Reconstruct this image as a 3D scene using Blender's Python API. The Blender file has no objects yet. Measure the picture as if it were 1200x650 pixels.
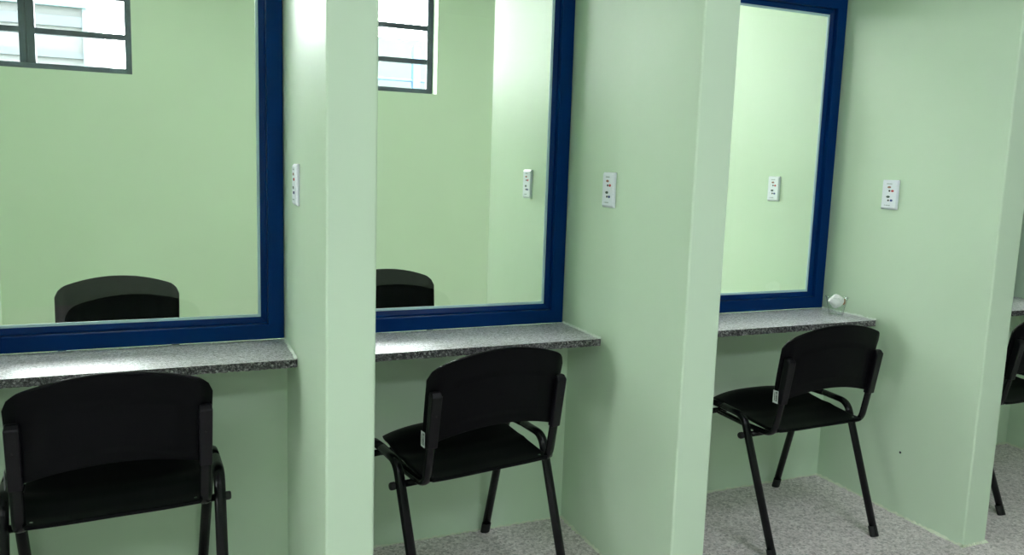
import bpy, bmesh, math, random
from mathutils import Vector, Matrix
from math import sin, cos, pi, radians
R = random.Random(7)
SC = bpy.context.scene
COL = SC.collection

# ------------------------------------------------------------------ materials
def mat(name):
    m = bpy.data.materials.new(name); m.use_nodes = True
    nt = m.node_tree; nt.nodes.clear()
    out = nt.nodes.new('ShaderNodeOutputMaterial')
    return m, nt, out

def principled(name, col, rough=.5, metal=0., spec=.5, bump=None, var=None, coat=0., trans=0., ior=1.45):
    m, nt, out = mat(name)
    p = nt.nodes.new('ShaderNodeBsdfPrincipled')
    p.inputs['Base Color'].default_value = (*col, 1)
    p.inputs['Roughness'].default_value = rough
    p.inputs['Metallic'].default_value = metal
    p.inputs['Specular IOR Level'].default_value = spec
    p.inputs['Coat Weight'].default_value = coat
    p.inputs['Transmission Weight'].default_value = trans
    p.inputs['IOR'].default_value = ior
    nt.links.new(p.outputs[0], out.inputs[0])
    tc = nt.nodes.new('ShaderNodeTexCoord')
    if var:                                     # (scale, amount): faint mottling of the colour itself
        n = nt.nodes.new('ShaderNodeTexNoise'); n.inputs['Scale'].default_value = var[0]
        n.inputs['Detail'].default_value = 4
        nt.links.new(tc.outputs['Object'], n.inputs['Vector'])
        r = nt.nodes.new('ShaderNodeValToRGB')
        r.color_ramp.elements[0].position = .3; r.color_ramp.elements[1].position = .7
        a = var[1]
        r.color_ramp.elements[0].color = (*[c*(1-a) for c in col], 1)
        r.color_ramp.elements[1].color = (*[min(1, c*(1+a)) for c in col], 1)
        nt.links.new(n.outputs['Fac'], r.inputs[0]); nt.links.new(r.outputs[0], p.inputs['Base Color'])
    prev = None
    for (sc, st, dist) in (bump or []):
        n = nt.nodes.new('ShaderNodeTexNoise'); n.inputs['Scale'].default_value = sc
        n.inputs['Detail'].default_value = 3
        nt.links.new(tc.outputs['Object'], n.inputs['Vector'])
        b = nt.nodes.new('ShaderNodeBump'); b.inputs['Strength'].default_value = st
        b.inputs['Distance'].default_value = dist
        nt.links.new(n.outputs['Fac'], b.inputs['Height'])
        if prev: nt.links.new(prev.outputs[0], b.inputs['Normal'])
        prev = b
    if prev: nt.links.new(prev.outputs[0], p.inputs['Normal'])
    return m

def speckle(name, ramp, scale, rough, bump=0., var=.0, spec=.5):
    """stone: voronoi grains with random grey per grain, mixed over two sizes"""
    m, nt, out = mat(name)
    p = nt.nodes.new('ShaderNodeBsdfPrincipled')
    p.inputs['Roughness'].default_value = rough
    p.inputs['Specular IOR Level'].default_value = spec
    nt.links.new(p.outputs[0], out.inputs[0])
    tc = nt.nodes.new('ShaderNodeTexCoord')
    def grains(sc):
        n0 = nt.nodes.new('ShaderNodeTexNoise'); n0.inputs['Scale'].default_value = sc*.8
        nt.links.new(tc.outputs['Object'], n0.inputs['Vector'])
        mx = nt.nodes.new('ShaderNodeMix'); mx.data_type = 'VECTOR'; mx.inputs['Factor'].default_value = .012
        nt.links.new(tc.outputs['Object'], mx.inputs[4]); nt.links.new(n0.outputs['Color'], mx.inputs[5])
        v = nt.nodes.new('ShaderNodeTexVoronoi'); v.inputs['Scale'].default_value = sc
        nt.links.new(mx.outputs[1], v.inputs['Vector'])
        s = nt.nodes.new('ShaderNodeSeparateColor'); nt.links.new(v.outputs['Color'], s.inputs[0])
        r = nt.nodes.new('ShaderNodeValToRGB'); r.color_ramp.interpolation = 'CONSTANT'
        e = r.color_ramp.elements
        while len(e) < len(ramp): e.new(.5)
        for q, (pos, c) in zip(e, ramp): q.position = pos; q.color = (*c, 1)
        nt.links.new(s.outputs[0], r.inputs[0]); return r, v
    a, va = grains(scale); b, vb = grains(scale*2.1)
    mx = nt.nodes.new('ShaderNodeMix'); mx.data_type = 'RGBA'; mx.inputs['Factor'].default_value = .45
    nt.links.new(a.outputs[0], mx.inputs[6]); nt.links.new(b.outputs[0], mx.inputs[7])
    last = mx.outputs[2]
    if var:
        n = nt.nodes.new('ShaderNodeTexNoise'); n.inputs['Scale'].default_value = 2.2; n.inputs['Detail'].default_value = 5
        nt.links.new(tc.outputs['Object'], n.inputs['Vector'])
        mr = nt.nodes.new('ShaderNodeMapRange'); mr.inputs[3].default_value = 1-var; mr.inputs[4].default_value = 1+var
        nt.links.new(n.outputs['Fac'], mr.inputs[0])
        mu = nt.nodes.new('ShaderNodeMix'); mu.data_type = 'RGBA'; mu.blend_type = 'MULTIPLY'; mu.inputs['Factor'].default_value = 1
        nt.links.new(last, mu.inputs[6]); nt.links.new(mr.outputs[0], mu.inputs[7]); last = mu.outputs[2]
    nt.links.new(last, p.inputs['Base Color'])
    if bump:
        bp = nt.nodes.new('ShaderNodeBump'); bp.inputs['Strength'].default_value = bump; bp.inputs['Distance'].default_value = .002
        nt.links.new(va.outputs['Distance'], bp.inputs['Height']); nt.links.new(bp.outputs[0], p.inputs['Normal'])
    return m

def emitter(name, col, strength):
    m, nt, out = mat(name)
    e = nt.nodes.new('ShaderNodeEmission'); e.inputs[0].default_value = (*col, 1); e.inputs[1].default_value = strength
    nt.links.new(e.outputs[0], out.inputs[0]); return m

def clear_glass(name, tint=(1, 1, 1), rough=0.0):
    """thin sheet glass: straight-through transmission with Fresnel reflection"""
    m, nt, out = mat(name)
    t = nt.nodes.new('ShaderNodeBsdfTransparent'); t.inputs[0].default_value = (*tint, 1)
    g = nt.nodes.new('ShaderNodeBsdfGlossy'); g.inputs['Roughness'].default_value = rough
    f = nt.nodes.new('ShaderNodeFresnel'); f.inputs[0].default_value = 1.5
    geo = nt.nodes.new('ShaderNodeNewGeometry')
    # the same sheet reflects alike on its way in and out
    inv = nt.nodes.new('ShaderNodeMath'); inv.operation = 'SUBTRACT'; inv.inputs[0].default_value = 1
    nt.links.new(geo.outputs['Backfacing'], inv.inputs[1])
    mul = nt.nodes.new('ShaderNodeMath'); mul.operation = 'MULTIPLY'
    nt.links.new(f.outputs[0], mul.inputs[0]); nt.links.new(inv.outputs[0], mul.inputs[1])
    x2 = nt.nodes.new('ShaderNodeMath'); x2.operation = 'MULTIPLY'; x2.inputs[1].default_value = 1.7; x2.use_clamp = True
    nt.links.new(mul.outputs[0], x2.inputs[0])
    mx = nt.nodes.new('ShaderNodeMixShader')
    nt.links.new(x2.outputs[0], mx.inputs[0]); nt.links.new(t.outputs[0], mx.inputs[1]); nt.links.new(g.outputs[0], mx.inputs[2])
    nt.links.new(mx.outputs[0], out.inputs[0]); return m

GREEN = (.58, .72, .555)
M = {}
M['wall'] = principled('green_paint', GREEN, .38, spec=.40, bump=[(2.6, .25, .02), (8, .16, .007), (160, .05, .001)], var=(1.4, .025))
M['ceiling'] = principled('white_ceiling', (.78, .80, .77), .7)
M['floor'] = speckle('grey_terrazzo', [(0, (.37, .32, .325)), (.16, (.58, .51, .515)), (.42, (.78, .695, .70)), (.72, (.91, .83, .83)), (.9, (.97, .91, .91))], 110, .5, bump=.2, var=.12)
M['granite'] = speckle('polished_granite', [(0, (.06, .058, .064)), (.16, (.30, .295, .32)), (.36, (.60, .59, .64)), (.66, (.80, .785, .84)), (.9, (.93, .91, .95))], 210, .28, bump=.04)
M['granite_raw'] = speckle('sawn_granite_edge', [(0, (.012, .012, .013)), (.34, (.05, .05, .052)), (.58, (.13, .13, .132)), (.78, (.26, .26, .26)), (.93, (.5, .5, .49))], 170, .75, bump=.6)
M['navy'] = principled('navy_enamel', (.0003, .023, .125), .30, spec=.09, bump=[(30, .08, .003)])
M['bead'] = principled('silicone_bead', (.50, .68, .72), .35)
M['glass'] = clear_glass('window_glass', (.975, .99, .975))
M['plastic'] = principled('black_polypropylene', (.0016, .0018, .0024), .45, spec=.09, bump=[(420, .12, .0006)])
M['tube'] = principled('black_painted_steel', (.0022, .0025, .0032), .24, spec=.28)
M['rubber'] = principled('black_rubber', (.012, .012, .012), .6, spec=.3)
M['sleeve'] = principled('dark_plum_plastic', (.0030, .0026, .0042), .36, spec=.26)
M['bolt'] = principled('zinc_bolt', (.55, .56, .58), .25, metal=1)
M['white'] = principled('white_plastic', (.80, .84, .90), .35)
M['sticker'] = principled('white_sticker', (.68, .70, .71), .5)
M['ink'] = principled('black_ink', (.04, .045, .05), .5)
M['ink_grey'] = principled('grey_print', (.36, .42, .42), .5)
M['red'] = principled('red_print', (.55, .055, .07), .4)
M['brown'] = principled('brown_print', (.30, .14, .10), .4)
M['darkgreen'] = principled('dark_green_print', (.055, .10, .085), .4)
M['blue'] = principled('blue_print', (.04, .07, .26), .4)
M['caulk'] = principled('cream_caulk', (.72, .78, .62), .6, bump=[(60, .4, .004)])
M['whitecaulk'] = principled('white_caulk', (.78, .86, .78), .5, bump=[(40, .4, .003)])
M['steel'] = principled('grey_painted_steel', (.030, .050, .072), .45, bump=[(50, .2, .002)], var=(25, .35))
M['paper'] = principled('white_paper', (.96, .965, .97), .7, bump=[(45, .3, .004)])
M['cup'] = clear_glass('clear_cup_plastic', (.985, .995, .99), .05)
M['orange'] = principled('orange_wrapper', (.42, .17, .07), .5)
M['panel_lit'] = emitter('panel_diffuser', (.94, .975, 1.08), 11)
M['panel_lit_far'] = emitter('panel_diffuser_beyond', (1.0, .99, .94), 12.5)
M['housing'] = principled('white_enamel', (.82, .83, .82), .4)
M['facade'] = principled('grey_render', (.034, .038, .040), .8, var=(3, .06))
M['facade_band'] = principled('grey_band', (.022, .029, .035), .8, var=(9, .12))
M['facade_trim'] = principled('pale_cyan_trim', (.026, .048, .053), .7)
M['facade_green'] = principled('pale_green_render', (.026, .039, .035), .8, var=(4, .06))
M['railblue'] = principled('light_blue_paint', (.016, .045, .095), .5)
M['ground'] = principled('pale_concrete', (.5, .5, .48), .9, var=(2, .1))

# ------------------------------------------------------------------ mesh helpers
class MB:
    """collects shapes into ONE mesh object"""
    def __init__(s): s.v = []; s.f = []; s.mi = []; s.sm = []
    def add(s, verts, faces, mi=0, smooth=False):
        b = len(s.v); s.v += [tuple(v) for v in verts]
        for f in faces: s.f.append([b+i for i in f]); s.mi.append(mi); s.sm.append(smooth)
    def box(s, x0, x1, y0, y1, z0, z1, mi=0):
        v = [(x, y, z) for z in (z0, z1) for y in (y0, y1) for x in (x0, x1)]
        s.add(v, [(0, 2, 3, 1), (4, 5, 7, 6), (0, 1, 5, 4), (2, 6, 7, 3), (0, 4, 6, 2), (1, 3, 7, 5)], mi)
    def sweep(s, path, ru, rv, hint=(1, 0, 0), n=12, mi=0, power=1.0):
        pts = [Vector(p) for p in path]; rings = []
        for i, p in enumerate(pts):
            t = (pts[min(i+1, len(pts)-1)] - pts[max(i-1, 0)]).normalized()
            h = Vector(hint); u = (h - t*h.dot(t)).normalized(); w = t.cross(u)
            rings.append([p + u*ru*cos(2*pi*k/n) + w*rv*sin(2*pi*k/n) for k in range(n)])
        V = [q for r in rings for q in r]; F = []
        for i in range(len(pts)-1):
            for k in range(n):
                F.append((i*n+k, i*n+(k+1) % n, (i+1)*n+(k+1) % n, (i+1)*n+k))
        s.add(V, F, mi, True)
        s.add(rings[0], [tuple(range(n))[::-1]], mi); s.add(rings[-1], [tuple(range(n))], mi)
    def lathe(s, prof, n=28, c=(0, 0, 0), mi=0, axis='z'):
        V = []; F = []
        for r, z in prof:
            for k in range(n):
                a = 2*pi*k/n
                p = (r*cos(a), r*sin(a), z)
                if axis == 'x': p = (z, r*cos(a), r*sin(a))
                V.append((c[0]+p[0], c[1]+p[1], c[2]+p[2]))
        for i in range(len(prof)-1):
            for k in range(n): F.append((i*n+k, i*n+(k+1) % n, (i+1)*n+(k+1) % n, (i+1)*n+k))
        s.add(V, F, mi, True)
    def build(s, name, mats, parent=None, bevel=0., seg=2, subd=0):
        me = bpy.data.meshes.new(name); me.from_pydata(s.v, [], s.f)
        for m in (mats if isinstance(mats, (list, tuple)) else [mats]): me.materials.append(m)
        for p, a, b in zip(me.polygons, s.mi, s.sm): p.material_index = a; p.use_smooth = b
        bm = bmesh.new(); bm.from_mesh(me)
        bmesh.ops.remove_doubles(bm, verts=bm.verts, dist=1e-6)
        bmesh.ops.recalc_face_normals(bm, faces=bm.faces); bm.to_mesh(me); bm.free()
        o = bpy.data.objects.new(name, me); COL.objects.link(o)
        if parent: o.parent = parent
        if bevel:
            b = o.modifiers.new('bevel', 'BEVEL'); b.width = bevel; b.segments = seg; b.limit_method = 'ANGLE'
            b.angle_limit = radians(40)
        if subd:
            d = o.modifiers.new('subdivision', 'SUBSURF'); d.levels = subd; d.render_levels = subd
        return o

def fillet(pts, r, n=7):
    """polyline with rounded corners"""
    P = [Vector(p) for p in pts]; out = [P[0]]
    for i in range(1, len(P)-1):
        a = (P[i-1]-P[i]); b = (P[i+1]-P[i]); ang = a.angle(b)
        d = min(r/math.tan(ang/2), a.length*.49, b.length*.49)
        p0 = P[i]+a.normalized()*d; p1 = P[i]+b.normalized()*d
        for k in range(n+1):
            t = k/n; out.append(p0*(1-t)**2 + P[i]*2*t*(1-t) + p1*t*t)
    out.append(P[-1]); return out

def tag(o, label=None, cat=None, group=None, kind=None):
    for k, v in (('label', label), ('category', cat), ('group', group), ('kind', kind)):
        if v: o[k] = v
    return o
def empty(name, loc=(0, 0, 0), rz=0.):
    o = bpy.data.objects.new(name, None); COL.objects.link(o); o.empty_display_size = .1
    o.location = loc; o.rotation_euler = (0, 0, rz); return o
def kids(o): return [c for c in COL.objects if c.parent == o]
def copy_tree(o, parent=None):
    c = o.copy(); COL.objects.link(c)
    if parent: c.parent = parent
    for ch in kids(o): copy_tree(ch, c)
    return c
def struct(o, label): return tag(o, label, kind='structure')

def wall_grid(mb, axis, u0, u1, z0, z1, d0, d1, holes):
    """wall slab with rectangular holes; axis 'x': runs along x with thickness in y"""
    us = sorted({u0, u1, *[h[0] for h in holes], *[h[1] for h in holes]})
    zs = sorted({z0, z1, *[h[2] for h in holes], *[h[3] for h in holes]})
    def solid(i, j):
        if not (0 <= i < len(us)-1 and 0 <= j < len(zs)-1): return False
        cu = (us[i]+us[i+1])/2; cz = (zs[j]+zs[j+1])/2
        return not any(h[0] < cu < h[1] and h[2] < cz < h[3] for h in holes)
    P = lambda u, d, z: (u, d, z) if axis == 'x' else (d, u, z)
    for i in range(len(us)-1):
        for j in range(len(zs)-1):
            if not solid(i, j): continue
            a, b, c, e = us[i], us[i+1], zs[j], zs[j+1]
            mb.add([P(a, d0, c), P(b, d0, c), P(b, d0, e), P(a, d0, e)], [(0, 1, 2, 3)])
            mb.add([P(a, d1, c), P(b, d1, c), P(b, d1, e), P(a, d1, e)], [(3, 2, 1, 0)])
            if not solid(i-1, j): mb.add([P(a, d0, c), P(a, d1, c), P(a, d1, e), P(a, d0, e)], [(0, 1, 2, 3)])
            if not solid(i+1, j): mb.add([P(b, d0, c), P(b, d1, c), P(b, d1, e), P(b, d0, e)], [(0, 1, 2, 3)])
            if not solid(i, j-1): mb.add([P(a, d0, c), P(b, d0, c), P(b, d1, c), P(a, d1, c)], [(0, 1, 2, 3)])
            if not solid(i, j+1): mb.add([P(a, d0, e), P(b, d0, e), P(b, d1, e), P(a, d1, e)], [(0, 1, 2, 3)])

# ------------------------------------------------------------------ dimensions
PX = [-.853, .213, 1.248, 2.552, 3.83]     # left faces of the partitions
T = .122; D = .752; DF = .79               # thickness, depth this side, depth far side
H = .76; DC = .283; TC = .024              # counter
YL = -.046                                 # face of the low wall under the counters
YW = .07                                   # back of the dividing wall
FT = 2.096                                 # top of the big window frames
ZC = 2.85; XL, XR = -3.6, 5.6; YF = -5.0   # ceiling, side walls, wall behind the viewer
YB = 3.0; ZF = .02                         # far wall, floor of the far room

# ------------------------------------------------------------------ setting
m = MB(); m.box(XL, XR, YF, YL+.05, -.08, 0); struct(m.build('floor', M['floor']), 'grey speckled terrazzo floor')
m = MB(); m.box(XL, XR, YL+.05, YB, -.08, ZF); struct(m.build('floor_far_room', M['floor']), 'terrazzo floor of the room beyond the glass')
m = MB(); m.box(XL, XR, YF, YB+.2, ZC, ZC+.1); struct(m.build('ceiling', M['ceiling']), 'white ceiling')
# low wall under the counters + lintel over the frames, one wall pierced by the windows
spans = [(XL, PX[0])] + [(PX[i]+T, PX[i+1]) for i in range(4)] + [(PX[4]+T, XR)]
m = MB()
m.box(XL, XR, YL, YW, 0, H-TC)
m.box(XL, XR, 0, YW, FT, ZC)
m.box(XL, PX[0]+.02, 0, YW, H-TC, FT); m.box(PX[4]+T-.02, XR, 0, YW, H-TC, FT)
struct(m.build('wall_back', M['wall']), 'pale green dividing wall under and over the windows')
def slab_mesh(x0, x1, y0, y1, z0, z1, seed):
    """plastered fin with softly uneven faces and eased edges"""
    rr = random.Random(seed); mb = MB(); nx, ny, nz = 2, 14, 20
    bm = bmesh.new(); bmesh.ops.create_cube(bm, size=1)
    for v in bm.verts:
        v.co = Vector((x0 if v.co.x < 0 else x1, y0 if v.co.y < 0 else y1, z0 if v.co.z < 0 else z1))
    me = bpy.data.meshes.new('wall_partition'); bm.to_mesh(me); bm.free(); me.materials.append(M['wall'])
    return me
for i, x in enumerate(PX):
    me = slab_mesh(x, x+T, -D, DF, 0, ZC, i)
    o = bpy.data.objects.new('wall_partition', me); COL.objects.link(o)
    b = o.modifiers.new('bevel', 'BEVEL'); b.width = .006; b.segments = 3
    struct(o, ['green partition wall beyond the left edge', 'green partition wall between first and second booth', 'green partition wall between second and third booth', 'green partition wall right of the third booth', 'green partition wall beyond the right edge'][i])
SIDE = (-3.5, -2.2, .95, 1.60)  # opening added out of view, brings daylight onto the left faces
m = MB(); wall_grid(m, 'y', YF, YB, -.08, ZC, XL-.1, XL, [SIDE]); struct(m.build('wall_left', M['wall']), 'green end wall on the left')
m = MB(); m.box(XR, XR+.1, YF, YB, -.08, ZC); struct(m.build('wall_right', M['wall']), 'green end wall on the right')
m = MB(); m.box(XL-.1, XR+.1, YF-.1, YF, -.08, ZC); struct(m.build('wall_front', M['wall']), 'green wall behind the viewer')
# far wall with its high windows
WZ0, WZ1 = 1.855, 2.75
FW = [(-1.55, -.358), (.50, 1.694), (2.35, 3.54), (4.1, 5.29), (-3.4, -2.21)]  # last three are unseen, added to let more daylight in
m = MB(); wall_grid(m, 'x', XL-.1, XR+.1, -.08, ZC, YB, YB+.20, [(a, b, WZ0, WZ1) for a, b in FW])
struct(m.build('wall_far', M['wall']), 'green far wall of the room beyond the glass')

# ------------------------------------------------------------------ big navy framed windows
def frame_ring(mb, x0, x1, z0, z1, w, y0, y1, mi=0):
    o = [(x0, z0), (x1, z0), (x1, z1), (x0, z1)]; i = [(x0+w, z0+w), (x1-w, z0+w), (x1-w, z1-w), (x0+w, z1-w)]
    V = [(a, y0, b) for a, b in o] + [(a, y0, b) for a, b in i] + [(a, y1, b) for a, b in o] + [(a, y1, b) for a, b in i]
    F = []
    for k in range(4):
        n = (k+1) % 4
        F += [(k, n, 4+n, 4+k), (8+k, 12+k, 12+n, 8+n), (k, 8+k, 8+n, n), (4+k, 4+n, 12+n, 12+k)]
    mb.add(V, F, mi)
for i in range(4):
    x0 = PX[i]+T+.002; x1 = PX[i+1]-.003; z0, z1 = H+.001, FT
    root = empty('window_%d' % (i+1), ((x0+x1)/2, 0, z0))
    struct(root, 'fixed window in a navy blue metal frame over the counter of booth %s' % ['one', 'two', 'three', 'four'][i])
    off = Vector((-(x0+x1)/2, 0, -z0))
    def loc(mb): mb.v = [tuple(Vector(v)+off) for v in mb.v]; return mb
    m = MB(); frame_ring(m, x0, x1, z0, z1, .050, .002, .052); loc(m).build('window_frame', M['navy'], root, bevel=.003)
    m = MB(); g = .0505; V = []
    for d, y in ((g, .030), (g, .0190), (g+.005, .0190), (g+.021, .0262), (g+.021, .030)):
        V += [(x0+d, y, z0+d), (x1-d, y, z0+d), (x1-d, y, z1-d), (x0+d, y, z1-d)]
    m.add(V, [(r*4+k, r*4+(k+1) % 4, ((r+1) % 5)*4+(k+1) % 4, ((r+1) % 5)*4+k) for r in range(5) for k in range(4)])
    loc(m).build('glazing_stop', M['navy'], root, bevel=.0012)
    m = MB(); frame_ring(m, x0+.071, x1-.071, z0+.071, z1-.071, .009, .0265, .031); loc(m).build('silicone_bead', M['bead'], root)
    m = MB(); m.box(x0+.055, x1-.055, .0312, .0362, z0+.055, z1-.055); loc(m).build('pane', M['glass'], root)

# ------------------------------------------------------------------ granite counters
rough = random.Random(3)
clabel = ['speckled grey granite counter under the first window from the left',
          'speckled grey granite counter under the second window, between the two nearest partitions',
          'speckled grey granite counter with the clear plastic cup on it',
          'speckled grey granite counter just visible at the right edge behind the last partition']
for i in range(4):
    x0 = PX[i]+T+.001; x1 = PX[i+1]-.001
    mb = MB(); n = 150; W = x1-x0
    # polished top, underside, sides, then a sawn uneven front edge
    fr = [[(-DC + (0 if r in (0, 4) else rough.uniform(-.0022, .0022)) + (rough.uniform(-.001, .001))) for k in range(n+1)] for r in range(5)]
    zz = [H-TC*r/4 for r in range(5)]
    V = []
    for r in range(5):
        for k in range(n+1): V.append((x0+W*k/n, fr[r][k], zz[r] + (rough.uniform(-.0012, .0012) if r == 4 else 0)))
    F = []
    for r in range(4):
        for k in range(n): a = r*(n+1)+k; F.append((a, a+1, a+n+2, a+n+1))
    mb.add(V, F, 1)
    bt = len(V); y1 = .001
    V2 = [(x0+W*k/n, fr[0][k], H) for k in range(n+1)] + [(x0+W*k/n, y1, H) for k in range(n+1)]
    mb.add(V2, [(k, k+1, n+2+k, n+1+k) for k in range(n)], 0)
    V3 = [V[4*(n+1)+k] for k in range(n+1)] + [(x0+W*k/n, y1, H-TC+.0003) for k in range(n+1)]
    mb.add(V3, [(k+1, k, n+1+k, n+2+k) for k in range(n)], 1)
    mb.add([(x0, -DC, H), (x0, y1, H), (x0, y1, H-TC), (x0, -DC, H-TC)], [(0, 1, 2, 3)], 1)
    mb.add([(x1, -DC, H), (x1, y1, H), (x1, y1, H-TC), (x1, -DC, H-TC)], [(3, 2, 1, 0)], 1)
    mb.add([(x0, y1, H), (x1, y1, H), (x1, y1, H-TC), (x0, y1, H-TC)], [(0, 1, 2, 3)], 1)
    o = mb.build('granite_counter', [M['granite'], M['granite_raw']])
    tag(o, clabel[i], 'counter', 'granite counters under the windows')

# ------------------------------------------------------------------ caulk and cement lines where walls meet
def bead(name, pts, w, mname, label, seed, n=60, jag=.5, up=(0, 0, 1)):
    """an uneven triangular fillet along a polyline given as (corner point, side vector) pairs"""
    rr = random.Random(seed); mb = MB(); V = []; F = []
    for s in range(len(pts)-1):
        a, da = Vector(pts[s][0]), Vector(pts[s][1]); b, db = Vector(pts[s+1][0]), Vector(pts[s+1][1])
        for k in range(n+1):
            t = k/n; p = a.lerp(b, t); d = da.lerp(db, t)
            ww = w*(1+rr.uniform(-jag, jag)); hh = w*.8*(1+rr.uniform(-jag, jag))
            base = len(V)
            V += [p, p+d*ww, p+Vector(up)*hh]
            if not (s == 0 and k == 0): F += [(base-2, base-1, base+2, base+1)]
    mb.add(V, F, 0, False)
    o = mb.build(name, M[mname]); struct(o, label); return o
tn = 1
for i in (1, 2, 3):
    e = 0.0005
    bead('trim_%d' % tn, [((PX[i]-e, 0, H+e), (-1, 0, 0)), ((PX[i]-e, -DC-.004, H+e), (-1, 0, 0))], .0065, 'whitecaulk', 'white caulk line along the right end of a counter', 20+i, 50, .45); tn += 1
for i in (1, 2, 3):
    x0, x1 = PX[i]-.0005, PX[i]+T+.0005
    bead('trim_%d' % tn, [((x0, YL, .0005), (-1, 0, 0)), ((x0, -D+.004, .0005), (-1, 0, 0)), ((x0, -D-.0005, .0005), (-.7, -.7, 0)), ((x1, -D-.0005, .0005), (.3, -.9, 0))], .0075, 'caulk', 'cream cement line round the foot of a partition wall', 30+i, 60, .75); tn += 1
    bead('trim_%d' % tn, [((PX[i-1]+T, YL-.0005, .0005), (0, -1, 0)), ((PX[i]-.002, YL-.0005, .0005), (0, -1, 0))], .005, 'caulk', 'cream cement line at the foot of the low wall', 40+i, 80, .8); tn += 1
bead('trim_%d' % tn, [((PX[3]+T, YL-.0005, .0005), (0, -1, 0)), ((PX[4]-.002, YL-.0005, .0005), (0, -1, 0))], .007, 'caulk', 'cream cement line at the foot of the low wall', 50, 80, .8); tn += 1
bead('trim_%d' % tn, [((PX[4]-.0005, YL, .0005), (-1, 0, 0)), ((PX[4]-.0005, -D, .0005), (-1, 0, 0))], .007, 'caulk', 'cream cement line at the foot of the last partition wall', 51, 60, .8); tn += 1

# ------------------------------------------------------------------ chair
def lerp(a, b, t): return a+(b-a)*t
def interp(t, table):
    for (a, va), (b, vb) in zip(table, table[1:]):
        if t <= b:
            s = (t-a)/(b-a); s = s*s*(3-2*s) if False else s
            return lerp(va, vb, s)
    return table[-1][1]
def shell(fn, nu, nv, th, normal_hint):
    """a surface patch given thickness, closed round its rim; fn(u,v) gives the back face, front = back + th*n"""
    A = [[Vector(fn(lerp(-1, 1, i/nu), j/nv)) for i in range(nu+1)] for j in range(nv+1)]
    mb = MB(); V = []; idx = {}
    def nrm(j, i):
        a = A[j][min(i+1, nu)]-A[j][max(i-1, 0)]; b = A[min(j+1, nv)][i]-A[max(j-1, 0)][i]
        n = a.cross(b).normalized()
        return n if n.dot(Vector(normal_hint)) > 0 else -n
    B = [[A[j][i]+nrm(j, i)*th for i in range(nu+1)] for j in range(nv+1)]
    W = nu+1; V = [p for r in A for p in r] + [p for r in B for p in r]; o = W*(nv+1); F = []
    for j in range(nv):
        for i in range(nu):
            a = j*W+i; F += [(a, a+1, a+W+1, a+W), (o+a, o+a+W, o+a+W+1, o+a+1)]
    for i in range(nu): F += [(i, o+i, o+i+1, i+1), (nv*W+i, nv*W+i+1, o+nv*W+i+1, o+nv*W+i)]
    for j in range(nv): F += [(j*W, (j+1)*W, o+(j+1)*W, o+j*W), (j*W+nu, o+j*W+nu, o+(j+1)*W+nu, (j+1)*W+nu)]
    mb.add(V, F, 0, True); return mb
BW0, BY0, BZ0 = .2310, -.1807, .549
BW1, BY1, BZ1 = .2345, -.2072, .7764
def back_fn(u, v):
    au = abs(u)
    zb = BZ0 + .039*(1-u*u); zt = BZ1 + .0485*(1-u*u)
    if au > .84:
        q = (au-.84)/.16; zt -= .030*(1-math.sqrt(max(0, 1-q*q)))
        zb += .006*(1-math.sqrt(max(0, 1-q*q)))
    z = lerp(zb, zt, v)
    hw = lerp(BW0, BW1, v); y = lerp(BY0, BY1, v) - .018*(1-u*u)
    y -= .010*(v*v*v)*.6
    # shallow moulded panel on the rear face
    if au < .68 and .16 < v < .68: y -= .0022
    if au > .86: y += .020*((au-.86)/.14)**1.6
    return (hw*u, y-.008, z)
def seat_fn(u, v):
    y = lerp(-.178, .215, v); au = abs(u)
    hw = interp(v, [(0, .200), (.05, .210), (.15, .217), (.5, .222), (.8, .217), (.9, .208), (.96, .193), (1, .165)])
    z = interp(v, [(0, .436), (.15, .4335), (.35, .436), (.5, .445), (.65, .462), (.75, .477), (.83, .484), (.90, .482), (.96, .470), (1, .450)])
    z += .014*(au**3)*interp(v, [(0, .5), (.4, 1.2), (.7, -.2), (.85, -1.4), (1, -1.2)])
    y += -.018*u*u*(v-.5)*2 * (1 if v > .5 else -1.0*0.6)
    if v < .12: z += .004*(1-v/.12)
    return (hw*u, y, z-.008)
LEGW, LEGD = .0158, .0115
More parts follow.
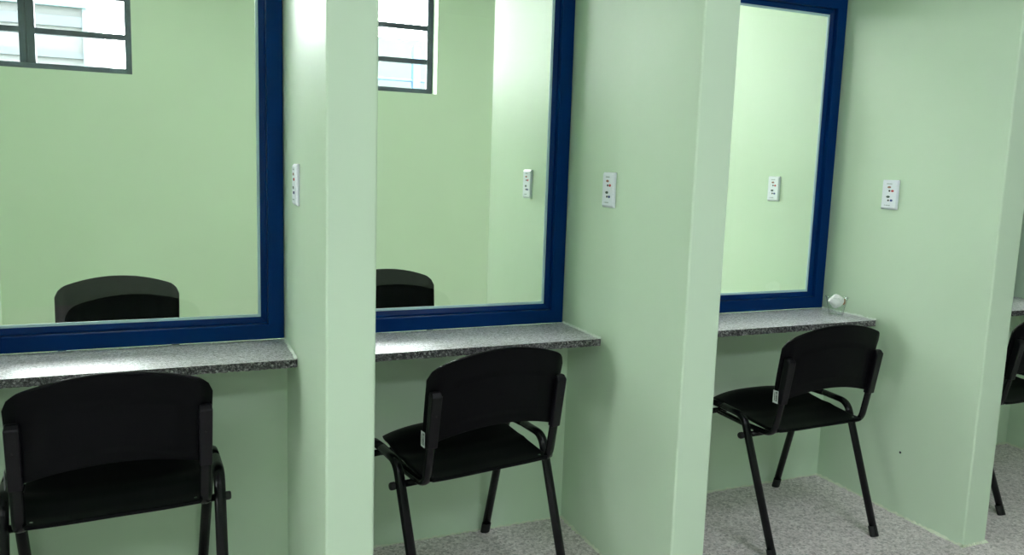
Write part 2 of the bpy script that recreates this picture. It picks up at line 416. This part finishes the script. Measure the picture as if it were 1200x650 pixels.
def make_chair():
    root = empty('visitor_chair')
    # backrest
    b = shell(back_fn, 44, 30, .011, (0, 1, 0)).build('backrest', M['plastic'], root, bevel=.0025)
    s = shell(seat_fn, 30, 30, .010, (0, 0, 1)).build('seat', M['plastic'], root, bevel=.003)
    # L shaped oval supports with the moulded sleeves that take their upper ends
    for sx in (-1, 1):
        x = sx*.2135
        path = fillet([(sx*.205, .12, .420), (sx*.212, -.05, .420), (x, -.172, .4255), (x, -.197, .56), (x, -.2165, .700)], .055, 8)
        m = MB(); m.sweep(path, .0155, .0088, (1, 0, 0), 14); m.build('back_support', M['tube'], root)
        m = MB()
        z0, z1 = .548, .718; y0, y1 = -.190, -.2105; hx = .0165
        # tapered box sleeve with a sloping cap
        def ring(z, yc, hw, d0, d1): return [(x-hw, yc-d0, z), (x+hw, yc-d0, z), (x+hw, yc+d1, z), (x-hw, yc+d1, z)]
        rings = [ring(z0, y0-.006, hx-.001, .012, .012), ring(z1-.013, y1-.009, hx, .013, .014), ring(z1, y1-.010, hx-.002, .001, .014)]
        V = [p for r in rings for p in r]; F = [(3, 2, 1, 0), (8, 9, 10, 11)]
        for r in range(2):
            for k in range(4): F.append((r*4+k, r*4+(k+1) % 4, r*4+4+(k+1) % 4, r*4+4+k))
        m.add(V, F); sl = m.build('support_sleeve', M['sleeve'], root, bevel=.0035, seg=2)
        m = MB(); m.lathe([(0, -.0005), (.0035, -.0005), (.0035, .0006), (.0025, .0012), (0, .0014)], 12)
        m.v = [(x+a, -.2232-c, .648+bb) for a, bb, c in m.v]; m.build('screw', M['rubber'], sl)
        if sx < 0:
            m = MB(); xs = -.2352
            m.box(xs-.0006, xs, -.199, -.175, .552, .597)
            lab = m.build('sticker', M['sticker'], sl); tag(lab, 'small white barcode sticker')
            m = MB(); rr = random.Random(5); z = .559
            while z < .592:
                w = rr.choice([.0011, .0018, .0026]); m.box(xs-.0009, xs-.0006, -.196, -.187, z, z+w); z += w+rr.choice([.0011, .0018])
            m.box(xs-.0009, xs-.0006, -.184, -.1815, .560, .590)
            # the bars are printed on the sticker
            me = m.build('print', M['ink'], sl)
    # four legs: each half of an inverted U of oblong tube
    for sx in (-1, 1):
        top = .470; mid = .045
        rear = fillet([(sx*.2516, -.250, .006), (sx*.2600, -.068, top), (sx*.2600, mid, top+.004)], .055, 10)
        front = fillet([(sx*.2350, .2387, .006), (sx*.2600, .150, top), (sx*.2600, mid, top+.004)], .055, 10)
        for path, fy in ((rear, -1), (front, 1)):
            m = MB(); m.sweep(path, LEGW, LEGD, (1, 0, 0), 16); lg = m.build('leg', M['tube'], root)
            d = (Vector(path[1])-Vector(path[0])).normalized(); p = Vector((path[0][0], path[0][1], 0))
            q = lambda h: p + d*(h/d.z)
            m = MB(); m.sweep([q(.0), q(.004), q(.030), q(.036)], LEGW+.0022, LEGD+.0022, (1, 0, 0), 16)
            m.build('foot_cap', M['rubber'], lg)
    # cross tubes under the seat with protruding end caps
    for y, z, ext in ((-.082, .4035, .288), (.155, .415, .262)):
        m = MB(); m.sweep([(-ext+.012, y, z), (ext-.012, y, z)], .0105, .0105, (0, 0, 1), 14); cb = m.build('crossbar', M['tube'], root)
        for sx in (-1, 1):
            m = MB(); m.lathe([(0, 0), (.0110, 0), (.0120, .003), (.0120, .013), (.0100, .017), (0, .0175)], 16, axis='x')
            m.v = [(sx*(ext-.016+a), y+b_, z+c) for a, b_, c in m.v]; m.build('end_cap', M['rubber'], cb)
    for sx in (-1, 1):
        m = MB(); m.lathe([(0, 0), (.006, 0), (.006, .0025), (.0035, .0045), (0, .005)], 14)
        m.v = [(sx*.190+a, -.158+b_, .4385+c*.9+.003) for a, b_, c in m.v]; m.build('bolt', M['bolt'], root)
    return root
proto = make_chair()
poses = [(-.2790, -.3086, 0, .0658, 'black plastic chair with steel legs before the first window, nearest the viewer'),
         (.7259, -.3350, 0, .1500, 'black plastic chair with steel legs before the second window, right of the nearest partition'),
         (2.0449, -.3369, 0, .0312, 'black plastic chair with all its legs in view, below the counter with the cup'),
         (3.212, -.360, 0, .02, 'black plastic chair cut off by the right edge, behind the last partition'),
         (-.338, .735, ZF, pi+.02, 'black chair beyond the glass of the first window, only its rounded back showing'),
         (.792, .735, ZF, pi-.02, 'black chair beyond the glass of the second window, partly behind the nearest partition')]
for i, (x, y, z, a, lab) in enumerate(poses):
    o = proto if i == 0 else copy_tree(proto)
    o.location = (x, y, z); o.rotation_euler = (0, 0, a)
    if i == 3:                                  # this one carries no sticker
        for q in [q for k in kids(o) for q in kids(k) if q.name.startswith(('sticker', 'print'))]: bpy.data.objects.remove(q)
    tag(o, lab, 'chair', 'black chairs in front of the glass' if i < 4 else 'black chairs beyond the glass')

# ------------------------------------------------------------------ wall plates with buttons
def make_plate():
    """lies in the local x-z plane facing -y, back at y=0"""
    root = empty('wall_plate'); h, w, t = .1185, .0735, .0115
    m = MB()
    def ring(hw, hh, y): return [(-hw, y, -hh), (hw, y, -hh), (hw, y, hh), (-hw, y, hh)]
    rings = [ring(w/2, h/2, 0), ring(w/2, h/2, -.0055), ring(w/2-.0035, h/2-.007, -t)]
    V = [p for r in rings for p in r]; F = [(0, 1, 2, 3), (11, 10, 9, 8)]
    for r in range(2):
        for k in range(4): F.append((r*4+k, r*4+4+k, r*4+4+(k+1) % 4, r*4+(k+1) % 4))
    m.add(V, F); m.build('plate', M['white'], root, bevel=.0012)
    def pill(name, x, z, rx, rz, mm, dy=.0014):
        m = MB(); n = 20
        a = [(x+rx*cos(2*pi*k/n), -t+.0004, z+rz*sin(2*pi*k/n)) for k in range(n)]
        b = [(x+.86*rx*cos(2*pi*k/n), -t-dy, z+.86*rz*sin(2*pi*k/n)) for k in range(n)]
        m.add(a+b, [(k, (k+1) % n, n+(k+1) % n, n+k) for k in range(n)] + [tuple(range(n, 2*n))]); return m.build(name, M[mm], root)
    pill('button', -.002, .0300, .0088, .0043, 'brown'); pill('button', .0005, .0155, .0044, .0040, 'ink'); pill('button', .0145, .0155, .0066, .0046, 'red')
    pill('button', -.004, -.0085, .0090, .0046, 'darkgreen'); pill('button', -.0015, -.0225, .0042, .0038, 'ink'); pill('button', .0125, -.0225, .0068, .0046, 'blue')
    for z, x0, seq, hh in ((.0435, -.014, (5, 3, 4, 3, 5, 3), .0018), (-.0425, -.019, (4, 0, 5, 3, 4, 5, 3), .0018)):
        m = MB(); x = x0
        for q in seq:
            if q: m.box(x, x+q*.00085, -t-.0003, -t+.0004, z-hh, z+hh)
            x += (q or 2)*.00085+.0009
        m.build('print', M['ink_grey'], root)
    return root
plate = make_plate()
SY, SZ = -.298, 1.2776
pl = [(PX[1], SY, SZ, 'white plate with coloured buttons seen edge-on on the nearest partition'),
      (PX[2], SY, SZ, 'white plate with coloured buttons on the wall between second and third windows'),
      (PX[3], SY, SZ, 'white plate with coloured buttons on the rightmost wall, above the counter with the cup'),
      (PX[2], .358, 1.275, 'white button plate seen through the second window'),
      (PX[3], .358, 1.275, 'white button plate seen through the third window')]
for i, (x, y, z, lab) in enumerate(pl):
    o = plate if i == 0 else copy_tree(plate)
    o.location = (x, y, z); o.rotation_euler = (0, 0, -pi/2)
    tag(o, lab, 'wall plate', 'white button plates this side of the glass' if i < 3 else 'white button plates beyond the glass')

# small dark wall plugs left in the plaster
def plug(x, y, z, r, lab):
    m = MB(); m.lathe([(0, -.002), (r*.55, -.0022), (r, -.0008), (r, .0005)], 12, axis='x')
    o = m.build('wall_plug', M['ink']); o.location = (x, y, z); tag(o, lab, 'plug')
plug(2.552, -.456, .255, .0048, 'tiny dark plug low on the rightmost partition wall')
plug(1.248, -.253, 1.312, .0038, 'tiny dark plug beside the top corner of the middle button plate')

# ------------------------------------------------------------------ cup with crumpled paper
cup = empty('plastic_cup', (2.470, -.150, H)); tag(cup, 'clear plastic cup on the counter beside the third window frame', 'cup')
m = MB()
m.lathe([(0, .002), (.0262, .002), (.0275, .0), (.0290, .002), (.0330, .030), (.0425, .074), (.0440, .076), (.0445, .078), (.0430, .0785), (.0412, .076), (.0318, .030), (.0278, .0042), (0, .0040)], 40)
m.build('cup_wall', M['cup'], cup)
m = MB(); m.lathe([(.0430, .0755), (.0462, .0760), (.0470, .0775), (.0460, .0795), (.0430, .0790)], 40); m.build('rim', M['cup'], cup)
def crumple(name, c, r, sc, seed, mname, amp=.28, det=3):
    rr = random.Random(seed); bm = bmesh.new(); bmesh.ops.create_icosphere(bm, subdivisions=det, radius=1)
    dirs = [(Vector((rr.gauss(0, 1), rr.gauss(0, 1), rr.gauss(0, 1))).normalized(), rr.uniform(.72, .95)) for _ in range(26)]
    for v in bm.verts:
        p = v.co.normalized(); k = min([1.0] + [d/max(1e-3, p.dot(n)) for n, d in dirs if p.dot(n) > .05])
        v.co = p*k*(1+rr.uniform(-.02, .02))
    me = bpy.data.meshes.new(name); bm.to_mesh(me); bm.free(); me.materials.append(M[mname])
    o = bpy.data.objects.new(name, me); COL.objects.link(o); o.location = c; o.scale = (1, 1, 1)
    for v in me.vertices: v.co = Vector((v.co.x*r*sc[0], v.co.y*r*sc[1], v.co.z*r*sc[2]))
    return o
o = crumple('crumpled_paper', (2.460, -.156, H+.062), .0365, (1.0, .80, .92), 4, 'paper')
tag(o, 'crumpled white paper stuffed in the clear cup', 'paper')
o = crumple('candy_wrapper', (2.5005, -.158, H+.058), .0125, (.55, .8, 1.3), 9, 'orange', det=2)
tag(o, 'small orange brown wrapper beside the white paper in the cup', 'wrapper')

# ------------------------------------------------------------------ high steel windows of the far room
wl = ['steel high window of the far wall, seen through the first glass', 'steel high window of the far wall, seen through the second glass', 'steel high window added to the far wall for daylight, hidden on the right', 'unseen steel high window added for daylight at the far right end', 'unseen steel high window added for daylight at the far left end']
for i, (a, b) in enumerate(FW):
    root = empty('window_%d' % (i+5), ((a+b)/2, YB+.13, WZ0)); struct(root, wl[i])
    cx = (a+b)/2; L = lambda mb: setattr(mb, 'v', [(x-cx, y, z-WZ0) for x, y, z in mb.v]) or mb
    y0, y1 = -.02, .02; h = WZ1-WZ0; fw = .044
    m = MB(); frame_ring(m, a, b, WZ0, WZ1, fw, y0, y1); L(m).build('window_frame', M['steel'], root, bevel=.002)
    m = MB(); m.box(cx-.044, cx-.005, y0, y1, WZ0+fw, WZ1-fw); m.box(cx+.005, cx+.044, y0, y1, WZ0+fw, WZ1-fw); m.box(cx-.006, cx+.006, y0+.012, y1, WZ0+fw, WZ1-fw)
    L(m).build('mullion', M['steel'], root, bevel=.002)
    for s0, s1 in ((a+fw, cx-.044), (cx+.044, b-fw)):
        for k in range(1, 4):
            z = WZ0+.247*k-.005
            m = MB(); m.box(s0, s1, y0+.003, y1-.003, z-.018, z+.018); m.box(s0, s1, y0-.006, y0+.003, z-.018, z-.010)
            L(m).build('glazing_bar', M['steel'], root, bevel=.0015)
        m = MB(); m.box(s0, s1, .004, .008, WZ0+fw, WZ1-fw); L(m).build('pane', M['glass'], root)

# unseen window added in the left end wall to light the partitions
root = empty('window_%d' % (len(FW)+5), (XL-.05, (SIDE[0]+SIDE[1])/2, SIDE[2])); struct(root, 'added unseen steel window letting daylight in through the left end wall'); root.rotation_euler = (0, 0, pi/2)
a = (SIDE[1]-SIDE[0])/2; h = SIDE[3]-SIDE[2]
m = MB(); frame_ring(m, -a, a, 0, h, .026, -.02, .02); m.build('window_frame', M['steel'], root, bevel=.002)
m = MB(); m.box(-.012, .012, -.02, .02, .026, h-.026); m.build('mullion', M['steel'], root)
m = MB(); m.box(-a+.026, a-.026, .004, .008, .026, h-.026); m.build('pane', M['glass'], root)

# ------------------------------------------------------------------ outdoors beyond the high windows
m = MB(); m.box(-14, 16, YB+.2, 30, -.3, -.25); struct(m.build('ground', M['ground']), 'pale yard outside the far windows')
bld = empty('neighbour_building', (-2.4, 8.0, -.25)); tag(bld, 'grey banded building outside the left high window', 'building')
def lb(mb, c): mb.v = [(x-c[0], y-c[1], z-c[2]) for x, y, z in mb.v]; return mb
c = (-2.4, 8.0, -.25); xr = -.93; zt = 2.79
m = MB(); m.box(-4.5, xr, 6.5, 9.5, -.25, zt); lb(m, c).build('wall', M['facade'], bld)
for z0, z1 in ((2.03, 2.12), (2.29, 2.345), (2.60, 2.70)):
    m = MB(); m.box(-4.5, xr-.03, 6.465, 6.5, z0, z1); lb(m, c).build('band', M['facade_band'], bld)
m = MB(); m.box(xr-.03, xr+.01, 6.45, 6.5, -.25, zt); lb(m, c).build('corner_trim', M['facade_trim'], bld)
m = MB(); m.box(-4.5, xr+.01, 6.43, 6.6, zt, zt+.035); lb(m, c).build('roof_edge', M['facade_trim'], bld)
gw = MB(); gw.box(.8, 7.5, 8.3, 8.5, -.25, 3.07); o = gw.build('garden_wall', M['facade_green']); tag(o, 'pale green boundary wall outside the second high window', 'wall')
c = (2.9, 7.5, -.25)
rail = empty('blue_railing', c); tag(rail, 'light blue metal railing outside the second high window', 'railing')
for x in (1.65, 2.86, 4.05):
    m = MB(); m.box(x-.05, x+.05, 7.45, 7.55, -.25, 2.86); lb(m, c).build('post', M['railblue'], rail)
for z in (1.5, 2.42):
    m = MB(); m.sweep([(1.65, 7.5, z), (4.05, 7.5, z)], .02, .02, (0, 0, 1), 10); lb(m, c).build('rail', M['railblue'], rail)

# ------------------------------------------------------------------ ceiling lamps
def make_lamp(mpanel):
    """flush square panel: thin white rim round a glowing diffuser"""
    root = empty('ceiling_light'); h = .30
    m = MB(); frame_ring(m, -h, h, -h, h, .022, 0, .026); m.v = [(x, z, -y) for x, y, z in m.v]
    m.build('rim', M['housing'], root, bevel=.003)
    m = MB(); m.box(-h+.022, h-.022, -h+.022, h-.022, -.018, -.010); m.build('diffuser', mpanel, root)
    return root
lamp = make_lamp(M['panel_lit']); lamp2 = make_lamp(M['panel_lit_far'])
lamp_at = [(-2.6, -3.8, 'leftmost of the far row'), (-1.0, -3.8, 'second from the left of the far row'), (.6, -3.8, 'third from the left of the far row'),
           (2.2, -3.8, 'rightmost of the far row'), (1.7, -2.2, 'alone in the near row')]
for i, (x, y, la) in enumerate(lamp_at):
    o = lamp if i == 0 else copy_tree(lamp); o.location = (x, y, ZC)
    tag(o, 'square ceiling panel light behind the viewer, %s' % la, 'ceiling light', 'ceiling lights behind the viewer')
for i, (x, y, la) in enumerate([(-.4, 1.3, 'leftmost'), (1.5, 1.3, 'middle'), (3.4, 1.3, 'rightmost')]):
    o = lamp2 if i == 0 else copy_tree(lamp2); o.location = (x, y, ZC)
    tag(o, 'square ceiling panel light in the room beyond the glass, %s of three' % la, 'ceiling light', 'ceiling lights beyond the glass')

# ------------------------------------------------------------------ sky
w = bpy.data.worlds.new('overcast_sky'); SC.world = w; w.use_nodes = True
bg = w.node_tree.nodes['Background']; bg.inputs[0].default_value = (.95, .97, 1, 1); bg.inputs[1].default_value = 28

# ------------------------------------------------------------------ camera
yaw, pitch, roll = .39298196586769574, .12880464122952856, .029704293899274394
F = Vector((sin(yaw)*cos(pitch), cos(yaw)*cos(pitch), -sin(pitch)))
r0 = Vector((cos(yaw), -sin(yaw), 0)); u0 = r0.cross(F)
rt = r0*cos(roll)+u0*sin(roll); up = u0*cos(roll)-r0*sin(roll)
cd = bpy.data.cameras.new('camera'); cam = bpy.data.objects.new('camera', cd); COL.objects.link(cam)
mtx = Matrix((rt, up, -F)).transposed().to_4x4(); mtx.translation = Vector((-.10694953, -2.55680213, 1.35272225)); cam.matrix_world = mtx
cd.sensor_fit = 'HORIZONTAL'; cd.sensor_width = 36; cd.lens = 898.479467/1200*36; cd.clip_start = .02
cd.shift_x = (600-578.7480098)/1200; cd.shift_y = -(325-308.6619570)/1200
SC.camera = cam

vs = SC.view_settings
SC.display_settings.display_device = 'sRGB'
vs.view_transform = 'Standard'; vs.look = 'None'; vs.gamma = 1; vs.use_curve_mapping = False
vs.exposure = 0.50
SC.cycles.max_bounces = 12; SC.cycles.diffuse_bounces = 8; SC.cycles.glossy_bounces = 5; SC.cycles.transparent_max_bounces = 16
SC.cycles.use_denoising = True
SC.cycles.sample_clamp_indirect = 6
bpy.context.view_layer.update()
